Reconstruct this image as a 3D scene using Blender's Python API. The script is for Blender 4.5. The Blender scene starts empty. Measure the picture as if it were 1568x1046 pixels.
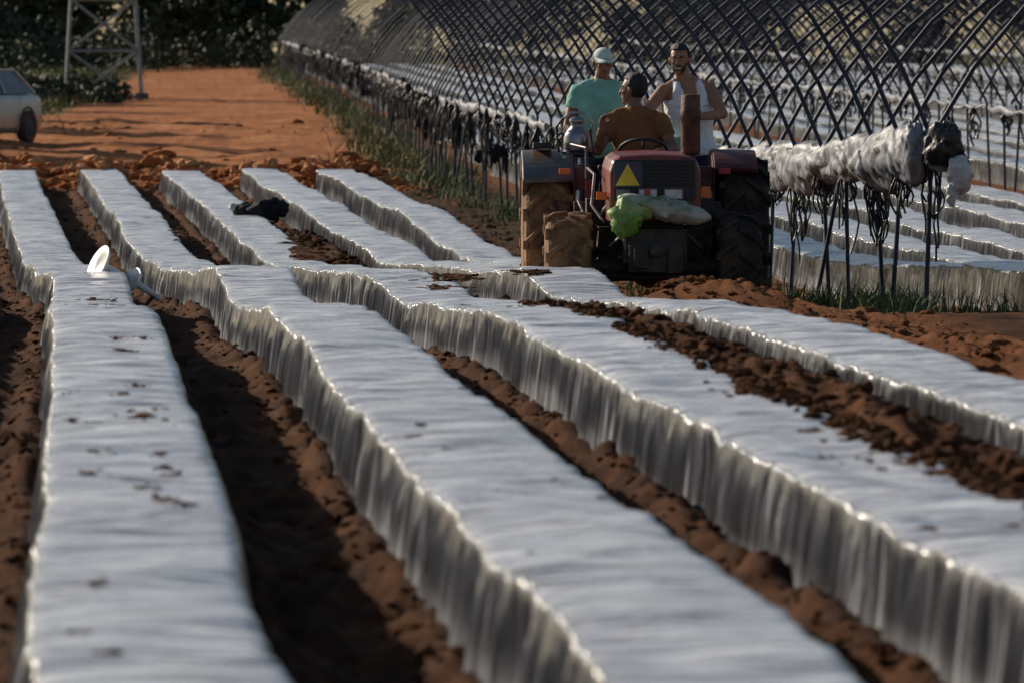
import bpy, bmesh, math, random
import numpy as np
from mathutils import Vector, Matrix, Euler
random.seed(7); rng=np.random.RandomState(7)
scene=bpy.context.scene
R=math.radians
# ------------------------------------------------------------------ noise
_T=rng.rand(512,512)
def vn(x,y):
    x=np.asarray(x,float);y=np.asarray(y,float)
    xi=np.floor(x).astype(int);yi=np.floor(y).astype(int)
    fx=x-xi;fy=y-yi;fx=fx*fx*(3-2*fx);fy=fy*fy*(3-2*fy)
    a=_T[xi%512,yi%512];b=_T[(xi+1)%512,yi%512];c=_T[xi%512,(yi+1)%512];d=_T[(xi+1)%512,(yi+1)%512]
    return (a*(1-fx)+b*fx)*(1-fy)+(c*(1-fx)+d*fx)*fy-.5
def fbm(x,y,o=4):
    s=0;a=1
    for i in range(o):
        s=s+a*vn(x*2**i+17.3*i,y*2**i+9.1*i);a*=.55
    return s
def ss(a,b,x):
    t=np.clip((np.asarray(x,float)-a)/(b-a),0,1);return t*t*(3-2*t)
# ------------------------------------------------------------------ terrain profile
cd=[-80,0,12,20,32,36,41,44,48,58,70,87,100,125,145,190,250,400,600]
cz=[.33,.31,.29,.25,.20,.05,-.14,-.03,-.19,-.46,-.30,-.08,0,.1,.25,.7,1.25,1.8,1.85]
tab=np.arange(-80,620,.25); tz=np.interp(tab,cd,cz)
k=np.hanning(9);k/=k.sum(); tz=np.convolve(np.pad(tz,4,mode='edge'),k,'valid')
def base(d): return np.interp(d,tab,tz)
ccd=[-80,44,58,87,95,145,250,400,1000]; ccx=[0,0,-.35,-.92,-.8,.9,2.6,5,5]
tc=np.interp(tab,ccd,ccx); k2=np.hanning(33);k2/=k2.sum(); tc=np.convolve(np.pad(tc,16,mode='edge'),k2,'valid')
def cur(d): return np.interp(d,tab,tc)
LINE=7.05; SPAN=7.6
BEDS=[-1.07,.22,1.46,2.67,3.88]
def soil(X,d,fine=True):
    X=np.asarray(X,float);d=np.asarray(d,float)
    u=X-cur(d)
    z=base(d)
    inf=ss(-4,-2,u)*(1-ss(86,88,d))*ss(6,9,d)
    for b in BEDS:
        z=z+.06*np.exp(-((np.abs(u-b)-.37)/.075)**2)*inf*(1+1.6*vn(u*3+b,d*2.5))
    fill=ss(11,15,d)*(1-ss(36,40,d))*(.85+.9*vn(d*.7,u))
    z=z+.34*np.exp(-(np.abs(u-3.22)/.26)**4)*fill
    z=z+.34*np.exp(-(np.abs(u-3.24)/.27)**4)*ss(54,57,d)*(1-ss(64,70,d))*(.8+1.0*vn(d*.5,u+4))
    z=z+.16*np.exp(-((u-5.2)/.75)**2)*(1-ss(44,46,d))*ss(5,10,d)
    z=z+.14*np.exp(-((u-5.0)/.5)**2)*ss(43,44.5,d)*(1-ss(45.2,46,d))
    field=(1-ss(92,95,d))*ss(-5,-3,u)
    z=z+.42*np.exp(-((d-90.0)/1.2)**2)*(1-ss(5.4,6.4,u))*(.75+1.6*vn(X*1.3,d*.6)+.7*vn(X*4,d*2))
    amp=.05*field*(1-ss(6.4,7.2,u))+.03
    z=z+amp*fbm(X*5,d*3.2,3)
    if fine:
        c=fbm(X*15,d*9,2); z=z+.05*np.clip(c,-.1,1)*field*(1-ss(6.4,7.2,u))
    z=z+.25*fbm(X*.06,d*.04,2)*ss(100,140,d)
    z=z+.20*fbm(X*.8+5,d*.3,2)*ss(91,97,d)*(1-ss(140,170,d))
    return z
# ------------------------------------------------------------------ material helpers
def newmat(name):
    m=bpy.data.materials.new(name);m.use_nodes=True
    nt=m.node_tree;b=nt.nodes['Principled BSDF'];return m,nt,b
def N(nt,t,**kw):
    n=nt.nodes.new(t)
    for k_,v in kw.items():
        if k_ in n.inputs: n.inputs[k_].default_value=v
        else: setattr(n,k_,v)
    return n
def ramp(nt,stops):
    r=nt.nodes.new('ShaderNodeValToRGB');e=r.color_ramp.elements
    e[0].position=stops[0][0];e[0].color=(*stops[0][1],1);e[1].position=stops[-1][0];e[1].color=(*stops[-1][1],1)
    for p,c in stops[1:-1]:
        x=e.new(p);x.color=(*c,1)
    return r
def mat(name,col,rough=.6,metal=0,var=.35,scale=8,bump=.2,spec=.5,dirt=None,dirtamt=.5,bscale=None):
    m,nt,b=newmat(name);L=nt.links
    tcn=N(nt,'ShaderNodeTexCoord')
    n=N(nt,'ShaderNodeTexNoise',Scale=scale,Detail=6.0);L.new(tcn.outputs['Object'],n.inputs['Vector'])
    lo=tuple(c*(1-var) for c in col);hi=tuple(min(1,c*(1+var)) for c in col)
    r=ramp(nt,[(.3,lo),(.7,hi)]);L.new(n.outputs['Fac'],r.inputs['Fac'])
    out=r.outputs['Color']
    if dirt:
        n2=N(nt,'ShaderNodeTexNoise',Scale=scale*.6,Detail=8.0,Roughness=.7);L.new(tcn.outputs['Object'],n2.inputs['Vector'])
        r2=ramp(nt,[(.62-dirtamt*.35,(0,0,0)),(.75-dirtamt*.2,(1,1,1))]);L.new(n2.outputs['Fac'],r2.inputs['Fac'])
        mx=N(nt,'ShaderNodeMixRGB');L.new(r2.outputs['Color'],mx.inputs[0]);L.new(out,mx.inputs[1]);mx.inputs[2].default_value=(*dirt,1)
        out=mx.outputs[0]
    L.new(out,b.inputs['Base Color'])
    b.inputs['Roughness'].default_value=rough;b.inputs['Metallic'].default_value=metal
    b.inputs['Specular IOR Level'].default_value=spec
    if bump:
        n3=N(nt,'ShaderNodeTexNoise',Scale=bscale or scale*3,Detail=5.0);L.new(tcn.outputs['Object'],n3.inputs['Vector'])
        bp=N(nt,'ShaderNodeBump',Strength=bump,Distance=.02);L.new(n3.outputs['Fac'],bp.inputs['Height']);L.new(bp.outputs[0],b.inputs['Normal'])
    return m
def soilmat():
    m,nt,b=newmat('soil_earth');L=nt.links
    g=N(nt,'ShaderNodeNewGeometry');at=N(nt,'ShaderNodeAttribute',attribute_name='mask')
    sep=N(nt,'ShaderNodeSeparateColor');L.new(at.outputs['Color'],sep.inputs[0])
    n=N(nt,'ShaderNodeTexNoise',Scale=3.5,Detail=9.0,Roughness=.65);L.new(g.outputs['Position'],n.inputs['Vector'])
    r=ramp(nt,[(.3,(.012,.006,.0035)),(.5,(.040,.017,.008)),(.72,(.125,.054,.021))]);L.new(n.outputs['Fac'],r.inputs['Fac'])
    n2=N(nt,'ShaderNodeTexNoise',Scale=.55,Detail=8.0,Roughness=.7);L.new(g.outputs['Position'],n2.inputs['Vector'])
    r2=ramp(nt,[(.3,(.19,.070,.024)),(.5,(.35,.125,.040)),(.7,(.52,.235,.10))]);L.new(n2.outputs['Fac'],r2.inputs['Fac'])
    mx=N(nt,'ShaderNodeMixRGB');L.new(sep.outputs[0],mx.inputs[0]);L.new(r.outputs[0],mx.inputs[1]);L.new(r2.outputs[0],mx.inputs[2])
    r3=ramp(nt,[(.3,(.045,.05,.015)),(.55,(.09,.095,.028)),(.75,(.24,.18,.07))]);L.new(n2.outputs['Fac'],r3.inputs['Fac'])
    mx2=N(nt,'ShaderNodeMixRGB');L.new(sep.outputs[1],mx2.inputs[0]);L.new(mx.outputs[0],mx2.inputs[1]);L.new(r3.outputs[0],mx2.inputs[2])
    L.new(mx2.outputs[0],b.inputs['Base Color']);b.inputs['Roughness'].default_value=.95;b.inputs['Specular IOR Level'].default_value=.1
    n3=N(nt,'ShaderNodeTexNoise',Scale=22.0,Detail=6.0,Roughness=.7);L.new(g.outputs['Position'],n3.inputs['Vector'])
    bp=N(nt,'ShaderNodeBump',Strength=.9,Distance=.035);L.new(n3.outputs['Fac'],bp.inputs['Height']);L.new(bp.outputs[0],b.inputs['Normal'])
    return m
M_soil=soilmat()
def filmmat(name,dirt):
    m,nt,b=newmat(name);L=nt.links
    g=N(nt,'ShaderNodeNewGeometry')
    mp=N(nt,'ShaderNodeMapping');mp.inputs['Scale'].default_value=(1.3,8,.9);L.new(g.outputs['Position'],mp.inputs['Vector'])
    n=N(nt,'ShaderNodeTexNoise',Scale=1.5,Detail=6.0,Roughness=.6,Distortion=.5);L.new(mp.outputs[0],n.inputs['Vector'])
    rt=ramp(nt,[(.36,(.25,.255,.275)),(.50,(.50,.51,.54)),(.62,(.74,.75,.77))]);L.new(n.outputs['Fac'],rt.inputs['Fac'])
    rs=ramp(nt,[(.36,(.016,.016,.019)),(.52,(.050,.051,.058)),(.60,(.11,.112,.125)),(.67,(.42,.425,.44))]);L.new(n.outputs['Fac'],rs.inputs['Fac'])  # dark side tones paint shade, the pale end paints reflection streaks
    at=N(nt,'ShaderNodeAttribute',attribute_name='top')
    mt=N(nt,'ShaderNodeMixRGB');L.new(at.outputs['Fac'],mt.inputs[0]);L.new(rs.outputs[0],mt.inputs[1]);L.new(rt.outputs[0],mt.inputs[2])  # pale tops, dark sides: light and shade put into the film colour
    mp2=N(nt,'ShaderNodeMapping');mp2.inputs['Scale'].default_value=(2.4,2.2,2.0);L.new(g.outputs['Position'],mp2.inputs['Vector'])
    nd=N(nt,'ShaderNodeTexNoise',Scale=2.2,Detail=11.0,Roughness=.78);L.new(mp2.outputs[0],nd.inputs['Vector'])
    rd=ramp(nt,[(dirt-.10,(0,0,0)),(dirt,(.25,.25,.25)),(dirt+.06,(1,1,1))]);L.new(nd.outputs['Fac'],rd.inputs['Fac'])
    mu=N(nt,'ShaderNodeMath',operation='MULTIPLY');L.new(rd.outputs[0],mu.inputs[0]);L.new(at.outputs['Fac'],mu.inputs[1])
    mx=N(nt,'ShaderNodeMixRGB');L.new(mu.outputs[0],mx.inputs[0]);L.new(mt.outputs[0],mx.inputs[1]);mx.inputs[2].default_value=(.13,.06,.03,1)
    L.new(mx.outputs[0],b.inputs['Base Color'])
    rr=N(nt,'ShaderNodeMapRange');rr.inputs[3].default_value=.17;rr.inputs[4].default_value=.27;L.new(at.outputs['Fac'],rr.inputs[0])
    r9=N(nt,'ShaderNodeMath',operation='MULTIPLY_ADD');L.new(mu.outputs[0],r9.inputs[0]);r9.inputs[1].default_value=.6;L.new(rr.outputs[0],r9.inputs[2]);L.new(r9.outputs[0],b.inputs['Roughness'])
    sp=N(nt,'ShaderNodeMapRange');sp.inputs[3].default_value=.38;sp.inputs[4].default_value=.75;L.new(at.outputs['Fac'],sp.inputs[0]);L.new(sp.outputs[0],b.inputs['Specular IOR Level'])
    n4=N(nt,'ShaderNodeTexNoise',Scale=2.0,Detail=3.0,Roughness=.5,Distortion=.9);L.new(mp.outputs[0],n4.inputs['Vector'])
    bp=N(nt,'ShaderNodeBump',Strength=.85,Distance=.034);L.new(n4.outputs['Fac'],bp.inputs['Height']);L.new(bp.outputs[0],b.inputs['Normal'])
    return m
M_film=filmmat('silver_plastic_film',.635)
M_roll=mat('bundled_clear_film',(.20,.205,.225),.48,0,.7,7,.6,.35,bscale=14)
M_steel=mat('galvanised_tube',(.030,.036,.055),.6,.0,.3,5,.05,.25)
M_steel2=mat('paler_steel',(.055,.060,.072),.7,.0,.3,5,.05,.2)  # paler copy of the tube colour for the farther frames
M_black=mat('black_plastic',(.014,.014,.016),.45,0,.3,10,.3,.45)
# ------------------------------------------------------------------ mesh builder
def col_link(o):
    scene.collection.objects.link(o);return o
def npmesh(name,V,F,mats,smooth=False,fm=None):
    me=bpy.data.meshes.new(name);me.from_pydata(V.tolist() if hasattr(V,'tolist') else V,[],F.tolist() if hasattr(F,'tolist') else F)
    for m in mats: me.materials.append(m)
    if smooth: me.polygons.foreach_set('use_smooth',[True]*len(me.polygons))
    if fm is not None: me.polygons.foreach_set('material_index',np.asarray(fm,dtype=np.int32))
    me.update();o=bpy.data.objects.new(name,me);return col_link(o)
def frame(dv):
    dv=Vector(dv).normalized();up=Vector((0,0,1)) if abs(dv.z)<.9 else Vector((0,1,0))
    a=dv.cross(up).normalized();b=a.cross(dv).normalized();return dv,a,b
class MB:
    def __init__(s): s.v=[];s.f=[];s.m=[];s.mats=[]
    def mi(s,m):
        if m not in s.mats:s.mats.append(m)
        return s.mats.index(m)
    def add(s,V,F,m):
        o=len(s.v);s.v+= [tuple(v) for v in V];s.f+=[tuple(i+o for i in f) for f in F];s.m+=[s.mi(m)]*len(F)
    def box(s,c,sz,m,rot=None,taper=1.0):
        x,y,z=[a/2 for a in sz];P=[]
        for dz in(-1,1):
            t=taper if dz>0 else 1
            for dx,dy in((-1,-1),(1,-1),(1,1),(-1,1)):
                p=Vector((dx*x*t,dy*y*t,dz*z))
                if rot:p=Euler(rot).to_matrix()@p
                P.append(p+Vector(c))
        s.add(P,[(3,2,1,0),(4,5,6,7),(0,1,5,4),(1,2,6,5),(2,3,7,6),(3,0,4,7)],m)
    def tube(s,pts,rad,m,n=8,cap=True,flat=None):
        pts=[Vector(p) for p in pts]
        if not hasattr(rad,'__len__'): rad=[rad]*len(pts)
        V=[];F=[]
        pa=None
        for i,p in enumerate(pts):
            dv=(pts[min(i+1,len(pts)-1)]-pts[max(i-1,0)])
            d_,a,b=frame(dv)
            if pa is not None:
                a=(pa-d_*pa.dot(d_)).normalized();b=a.cross(d_)
            pa=a
            for j in range(n):
                t=2*math.pi*j/n;V.append(p+a*math.cos(t)*rad[i]+b*math.sin(t)*rad[i]*(flat or 1))
        for i in range(len(pts)-1):
            for j in range(n):
                F.append((i*n+j,i*n+(j+1)%n,(i+1)*n+(j+1)%n,(i+1)*n+j))
        if cap:
            F.append(tuple(range(n-1,-1,-1)));F.append(tuple((len(pts)-1)*n+j for j in range(n)))
        s.add(V,F,m)
    def ell(s,c,r,m,rot=None,nu=16,nv=10,keep=None,defm=None):
        V=[];F=[];Rm=rot if rot is not None else Matrix.Identity(3)
        for i in range(nv+1):
            ph=math.pi*i/nv
            for j in range(nu):
                t=2*math.pi*j/nu
                q=Vector((r[0]*math.sin(ph)*math.cos(t),r[1]*math.sin(ph)*math.sin(t),r[2]*math.cos(ph)))
                if defm:q=defm(q)
                V.append((q,Rm@q+Vector(c)))
        for i in range(nv):
            for j in range(nu):
                a,b,c_,d=i*nu+j,(i+1)*nu+j,(i+1)*nu+(j+1)%nu,i*nu+(j+1)%nu
                if keep and not keep(sum((V[t][0] for t in(a,b,c_,d)),Vector())/4): continue
                if i==0: F.append((a,b,c_))
                elif i==nv-1: F.append((a,b,d))
                else: F.append((a,b,c_,d))
        s.add([v[1] for v in V],F,m)
    def lathe(s,prof,c,axis,m,n=32):
        d_,a,b=frame(axis);V=[];F=[]
        for r,h in prof:
            for j in range(n):
                t=2*math.pi*j/n;V.append(Vector(c)+d_*h+a*math.cos(t)*r+b*math.sin(t)*r)
        for i in range(len(prof)-1):
            for j in range(n):F.append((i*n+j,i*n+(j+1)%n,(i+1)*n+(j+1)%n,(i+1)*n+j))
        s.add(V,F,m)
    def prism(s,poly,x0,x1,m):
        n=len(poly);V=[(x0,y,z) for y,z in poly]+[(x1,y,z) for y,z in poly]
        F=[(i,(i+1)%n,n+(i+1)%n,n+i) for i in range(n)]+[tuple(range(n-1,-1,-1)),tuple(range(n,2*n))]
        s.add(V,F,m)
    def obj(s,name,parent=None,smooth=False,bevel=0,remesh=0,sm=0):
        me=bpy.data.meshes.new(name);me.from_pydata(s.v,[],s.f)
        for m in s.mats: me.materials.append(m)
        me.polygons.foreach_set('material_index',s.m)
        bm=bmesh.new();bm.from_mesh(me);bmesh.ops.recalc_face_normals(bm,faces=bm.faces);bm.to_mesh(me);bm.free()
        if smooth: me.polygons.foreach_set('use_smooth',[True]*len(me.polygons))
        o=bpy.data.objects.new(name,me);col_link(o)
        if parent:o.parent=parent
        if bevel:
            b=o.modifiers.new('b','BEVEL');b.width=bevel;b.segments=2;b.limit_method='ANGLE'
        if remesh:
            r=o.modifiers.new('r','REMESH');r.mode='VOXEL';r.voxel_size=remesh;r.use_smooth_shade=True
            q=o.modifiers.new('s','SMOOTH');q.factor=.5;q.iterations=sm or 3
        return o
def empty(name,loc=(0,0,0),rot=(0,0,0),sc=1):
    e=bpy.data.objects.new(name,None);e.location=loc;e.rotation_euler=rot;e.scale=(sc,)*3;e.empty_display_size=.2
    return col_link(e)
# ------------------------------------------------------------------ ground sheet
xs=list(np.arange(-2.2,7.4,.038))
st=.06;x=xs[-1]
while x<1600: x+=st;xs.append(x);st*=1.13
st=.06;x=xs[0]
while x>-1600: x-=st;xs.insert(0,x);st*=1.13
ds=[-60,-30,-10,0,5]
d=8.
while d<3000: ds.append(d);d+= (.0038*d if d<95 else .011*d)
xs=np.array(xs);ds=np.array(ds)
D,U=np.meshgrid(ds,xs,indexing='ij')
X=U+cur(D)
Z=soil(X,D)
nr,nc=D.shape
V=np.stack([X,D,Z],-1).reshape(-1,3)
ii=np.arange((nr-1)*nc).reshape(nr-1,nc)[:,:-1].ravel()
F=np.stack([ii,ii+1,ii+nc+1,ii+nc],-1)
gr=npmesh('ground',V,F,[M_soil],True)
le=np.interp(D,[100,125,190,250,400],[-2.3,-1.6,1.2,3.8,6])-cur(D)
road_and_lit=ss(86,91,D)*(1-ss(-.3,1.0,U-6.4+0*D))
road_and_lit=np.maximum(road_and_lit,np.clip(ss(7.2,8,U)*.42,0,1))
road_and_lit=np.maximum(road_and_lit,.50*np.exp(-((U-5.7)/1.3)**4)*(1-ss(60,66,D)))
road_and_lit=np.maximum(road_and_lit,(.08+.25*np.clip(fbm(X*2,D*.8,2),-.3,1))*ss(30,66,D)*(U<6))
for b in BEDS: road_and_lit=np.maximum(road_and_lit,.12*np.exp(-((U-(b-.42))/.07)**2)*(D<88))  # sunlit strip painted into the soil at each bed's left foot
road_and_lit=np.maximum(road_and_lit,.14*np.exp(-((U-3.2)/.3)**4)*(D<42))
road_and_lit=np.clip(road_and_lit,0,1)
rnz=fbm(X*.5,D*.15,3)
grass=ss(104,112,D)*ss(0,.8,le-U+rnz*2.0)
grass=np.maximum(grass,ss(300,330,D))
g2=np.exp(-((U-LINE+.4+rnz*.6)/.55)**2)*ss(60,90,D)*(.6+rnz); grass=np.maximum(grass,np.clip(g2,0,.8))
ca=gr.data.color_attributes.new('mask','FLOAT_COLOR','POINT')
arr=np.zeros((nr*nc,4),np.float32);arr[:,0]=road_and_lit.ravel();arr[:,1]=np.clip(grass,0,1).ravel();arr[:,3]=1
ca.data.foreach_set('color',arr.ravel())
# ------------------------------------------------------------------ beds
h_=[(.332,-.06),(.326,.02),(.320,.08),(.314,.14),(.307,.20),(.300,.26),(.294,.31),(.290,.340),(.284,.362),(.270,.374),(.24,.378),(.19,.380),(.13,.381),(.06,.381)]
PF=[(-a,b) for a,b in h_]+[(0,.381)]+[(a,b) for a,b in h_[::-1]]
def bed(uc,d0,d1,k=.0019,shift=None,seed=0,coarse=False,wob=1.0):
    dd=[d0];
    while dd[-1]<d1: dd.append(dd[-1]+k*max(dd[-1],8))
    dd=np.array(dd);pf=np.array(PF if not coarse else [PF[i] for i in(0,3,6,8,10,14,18,20,22,25,28)])
    A,_=np.meshgrid(dd,pf[:,0],indexing='ij')
    px=np.broadcast_to(pf[:,0],A.shape);pz=np.broadcast_to(pf[:,1],A.shape)
    side=np.clip(1-pz/.37,0,1);s_=np.sign(px)
    wd=1+.12*vn(A*.35+seed,seed*3.1+s_*7)*wob
    fold=vn(A*6+seed*11,px*1.2+seed)+.5*vn(A*15,px*2+seed*5)
    out=.050*fold*np.clip(side*2.6,.10,1)*wob
    Xc=uc+cur(A)+.06*vn(A*.22,seed+A*0)*wob
    if shift is not None: Xc=Xc+shift(A)
    Xv=Xc+px*wd+s_*out+.018*s_*np.clip(vn(A*3+seed,s_*5+A*0),-1,1)
    top=np.clip(pz/.36,0,1)
    q=A*5.5+px*1.6*vn(A*.6,seed+A*0)*4+seed*3
    cre=np.abs(vn(q,px*.9+seed));cre2=np.abs(vn(A*11+px*2.5+seed,px*2.3+seed*2));cre3=np.abs(vn(A*3.1+px*6*vn(A*.9+3,A*0+seed),px*2.7+seed))
    zz=base(A)+pz*(1+.10*vn(A*.5,seed*7+A*0))+top*.03*fbm(A*1.1,seed+px*1.5,2)*wob-top*(.036*cre+.022*cre2+.03*cre3)*wob+top*.014*vn(A*3,px*5+seed)*wob
    zz=zz+top*.06*vn(A*.38+seed*5.3,A*0+seed)*wob*ss(30,40,A)
    nr,nc=A.shape
    V=np.stack([Xv,A,zz],-1).reshape(-1,3)
    tp=ss(.364,.3775,pz+.008*vn(A*9+seed,px*3+seed)+.004*vn(A*1.3+seed,s_*3+A*0))  # shoulder kept dark, a shade band painted below the top edge
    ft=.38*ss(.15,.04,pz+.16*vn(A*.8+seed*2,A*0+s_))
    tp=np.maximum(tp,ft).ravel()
    ii=np.arange((nr-1)*nc).reshape(nr-1,nc)[:,:-1].ravel()
    F=np.stack([ii,ii+1,ii+nc+1,ii+nc],-1).tolist()
    F.append(list(range(nc)));F.append([(nr-1)*nc+j for j in range(nc)][::-1])
    return V,F,tp
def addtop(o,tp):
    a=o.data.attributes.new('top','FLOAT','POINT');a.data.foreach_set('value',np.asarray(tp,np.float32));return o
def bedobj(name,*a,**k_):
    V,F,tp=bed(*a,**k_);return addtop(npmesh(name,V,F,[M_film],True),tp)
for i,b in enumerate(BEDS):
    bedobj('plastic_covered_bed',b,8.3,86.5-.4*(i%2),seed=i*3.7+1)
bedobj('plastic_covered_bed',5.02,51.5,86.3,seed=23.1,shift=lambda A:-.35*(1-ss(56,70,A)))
for j in range(7):
    Vs=[];Fs=[];T=[];o=0
    for k_ in range(5):
        uc=LINE+SPAN*j+1.36+1.22*k_
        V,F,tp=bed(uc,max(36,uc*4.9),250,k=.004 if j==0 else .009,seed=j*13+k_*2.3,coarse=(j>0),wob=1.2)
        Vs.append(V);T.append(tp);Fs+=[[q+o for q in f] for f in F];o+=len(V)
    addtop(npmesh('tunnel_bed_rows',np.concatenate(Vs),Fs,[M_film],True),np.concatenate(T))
# ------------------------------------------------------------------ clods
bm=bmesh.new();bmesh.ops.create_icosphere(bm,subdivisions=2,radius=1);ico=np.array([v.co[:] for v in bm.verts]);icof=np.array([[v.index for v in f.verts] for f in bm.faces]);bm.free()
def clods(name,P,S,fl=(.45,.8),dry=.12,m=None):
    n=len(P);nv=len(ico)
    V=np.zeros((n,nv,3))
    for i in range(n):
        w=ico*(1+.9*(vn(ico[:,0]*1.7+i*3.3,ico[:,1]*1.7+ico[:,2]*1.5+i))[:,None])*(1+.5*(vn(ico[:,2]*3.7+i*1.3,ico[:,0]*3.7-ico[:,1]*2.5+i))[:,None])
        V[i]=w*S[i]*np.array([rng.uniform(.65,1.4),rng.uniform(.65,1.4),rng.uniform(*fl)])+P[i]
    F=(icof[None]+(np.arange(n)*nv)[:,None,None]).reshape(-1,3)
    o=npmesh(name,V.reshape(-1,3),F,[m or M_soil],False)
    if m is None:
        ca=o.data.color_attributes.new('mask','FLOAT_COLOR','POINT')
        arr=np.zeros((n*nv,4),np.float32);dr=np.where(P[:,1]>80,1.0,dry*rng.uniform(.2,2,n));dr=np.where((P[:,0]>4.6)&(P[:,1]<60)&(P[:,1]>20),.45,dr);arr[:,0]=np.repeat(np.clip(dr,0,1),nv);arr[:,3]=1
        ca.data.foreach_set('color',arr.ravel())
    return o
P=[];S=[]
def scat(n,u0,u1,d0,d1,s0,s1,zo=0,gauss=False,topz=None,pw=2.6):
    dd=np.exp(rng.uniform(math.log(d0),math.log(d1),n))
    uu=rng.normal((u0+u1)/2,(u1-u0)/4,n) if gauss else rng.uniform(u0,u1,n)
    xx=uu+cur(dd);zz=soil(xx,dd)
    if topz is not None: zz=base(dd)+topz
    sz=s0*(s1/s0)**(rng.rand(n)**pw)
    for a,b,c,s in zip(xx,dd,zz,sz): P.append((a,b,c+zo+s*.05));S.append(s)
for g in (-.43,.84,2.06,3.27): scat(450,g-.27,g+.27,9,88,.010,.038)
for b in BEDS: scat(600,b-.49,b-.34,9,88,.010,.028,.0)
scat(2600,2.93,3.53,11,39,.010,.045,.0,True)
scat(600,2.84,3.02,12,38,.012,.042,topz=.380)
scat(500,2.95,3.5,54,70,.02,.06,.0,True)
scat(260,4.3,6.9,24,47,.03,.07)
scat(1400,4.3,6.9,24,47,.012,.04)
scat(220,4.7,5.7,44.3,45.9,.03,.085)
scat(450,5.6,6.9,46,90,.015,.06)
n=1200;dd=rng.normal(89.8,1.4,n);uu=rng.uniform(-1.5,6.3,n);xx=uu+cur(dd);zz=soil(xx,dd);sz=.035*(4.4**(rng.rand(n)**1.8))
for a,b,c,s in zip(xx,dd,zz,sz): P.append((a,b,c+s*.1));S.append(s)
n=110;dd=rng.uniform(93,150,n);xx=rng.uniform(-2,7,n);zz=soil(xx,dd);sz=.035*(4.5**(rng.rand(n)**2.5))
for a,b,c,s in zip(xx,dd,zz,sz): P.append((a,b,c+s*.0));S.append(s)
clods('soil_clods',np.array(P),np.array(S))
P=[];S=[]
def drift(n,uc,dc,ru,rd,s0,s1,tz_=.372):
    for q in range(n):
        r=abs(rng.normal(0,.45));a=rng.uniform(0,6.28);dd=dc+rd*r*math.sin(a);u_=uc+ru*r*math.cos(a);s=rng.uniform(s0,s1)*(1.1-.5*min(1,r))
        P.append((u_+float(cur(dd)),dd,float(base(dd))+tz_-.006));S.append(s)
drift(170,2.80,42.0,.22,1.3,.02,.06);drift(60,3.0,43.3,.3,.5,.02,.06);drift(60,3.62,43.9,.22,.5,.015,.05)
drift(260,2.92,60,.22,4.5,.03,.085);drift(50,1.8,64,.12,2,.02,.06)
for q in range(44):
    drift(rng.randint(5,16),rng.uniform(.02,.42),math.exp(rng.uniform(math.log(12),math.log(42))),.07,.25,.004,.018)
for q in range(18):
    drift(rng.randint(4,12),rng.uniform(1.25,1.7),math.exp(rng.uniform(math.log(14),math.log(42))),.06,.2,.004,.014)
for q in range(24):
    drift(rng.randint(4,14),rng.uniform(2.5,2.95),math.exp(rng.uniform(math.log(14),math.log(42))),.06,.2,.004,.016)
drift(30,.30,22,.12,.35,.008,.026);drift(30,.25,41.0,.16,.4,.01,.03)
for dc in (14,16,18.5,21,24,27,30.5,34): drift(90,2.90,dc,.18,1.6,.010,.036)
drift(14,3.9,40,.15,.5,.01,.02)
clods('spilled_soil',np.array(P),np.array(S),fl=(.16,.38),dry=.15)
P=[];S=[]
for b in BEDS+[5.02]:
    for q in range(46):
        dd=rng.normal(87.0,.28);xx=b+cur(dd)+rng.uniform(-.38,.36);P.append((xx,dd,base(dd)+rng.uniform(.02,.46)));S.append(rng.uniform(.05,.13))
M_o=mat('sunlit_orange_soil',(.50,.23,.10),.95,0,.3,6,.8,.1,bscale=30)  # bright orange paints sunlight onto the bed-end heaps
clods('soil_heap',np.array(P),np.array(S),m=M_o)
# ------------------------------------------------------------------ tunnel frames
def tubes_np(paths,r,n,name,m):
    Vs=[];Fs=[];o=0
    for p in paths:
        p=np.asarray(p,float);t=np.gradient(p,axis=0);t/=np.linalg.norm(t,axis=1)[:,None]
        ref=np.array([0,1,0.]) if abs(t[:,1]).mean()<.7 else np.array([1.,0,0])
        a=np.cross(t,ref);a/=np.linalg.norm(a,axis=1)[:,None]+1e-9;b=np.cross(t,a)
        th=np.arange(n)*2*np.pi/n
        ring=p[:,None]+r*(np.cos(th)[None,:,None]*a[:,None]+np.sin(th)[None,:,None]*b[:,None])
        Vs.append(ring.reshape(-1,3));k_=len(p)
        idx=np.arange(k_-1)[:,None]*n;j=np.arange(n)[None]
        f=np.stack([idx+j,idx+(j+1)%n,idx+n+(j+1)%n,idx+n+j],-1).reshape(-1,4)+o
        Fs.append(f);o+=k_*n
    return npmesh(name,np.concatenate(Vs),np.concatenate(Fs),[m],True)
LEG=1.42
def gz(u_,d_): return float(base(d_))
def legpath(u_,d_,jx):
    x=u_+float(cur(d_));z=gz(u_,d_)
    return [(x+jx*.30,d_,z-.15),(x+jx*.12,d_,z+LEG*.5),(x,d_,z+LEG)]
def hoop(uL,uR,d_,rise,ns=16,jit=.05):
    xl=uL+float(cur(d_));xr=uR+float(cur(d_));z=gz(0,d_)+LEG
    w=(xr-xl)/2;Rr=(w*w+rise*rise)/(2*rise);a0=math.acos((Rr-rise)/Rr);P=[];jd=random.uniform(-jit,jit)*4;jz=random.uniform(-jit,jit)*1.5
    for i in range(ns+1):
        a=-a0+2*a0*i/ns
        P.append(((xl+xr)/2+Rr*math.sin(a),d_+jd*math.sin(math.pi*i/ns),z+Rr*math.cos(a)-(Rr-rise)+jz*math.sin(math.pi*i/ns)))
    return P
legd1=[45.6]
while legd1[-1]<255: legd1.append(legd1[-1]+(1.5 if legd1[-1]<96 else 2.4)*random.uniform(.82,1.18))
UA=-1.35
pa=[]
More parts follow.
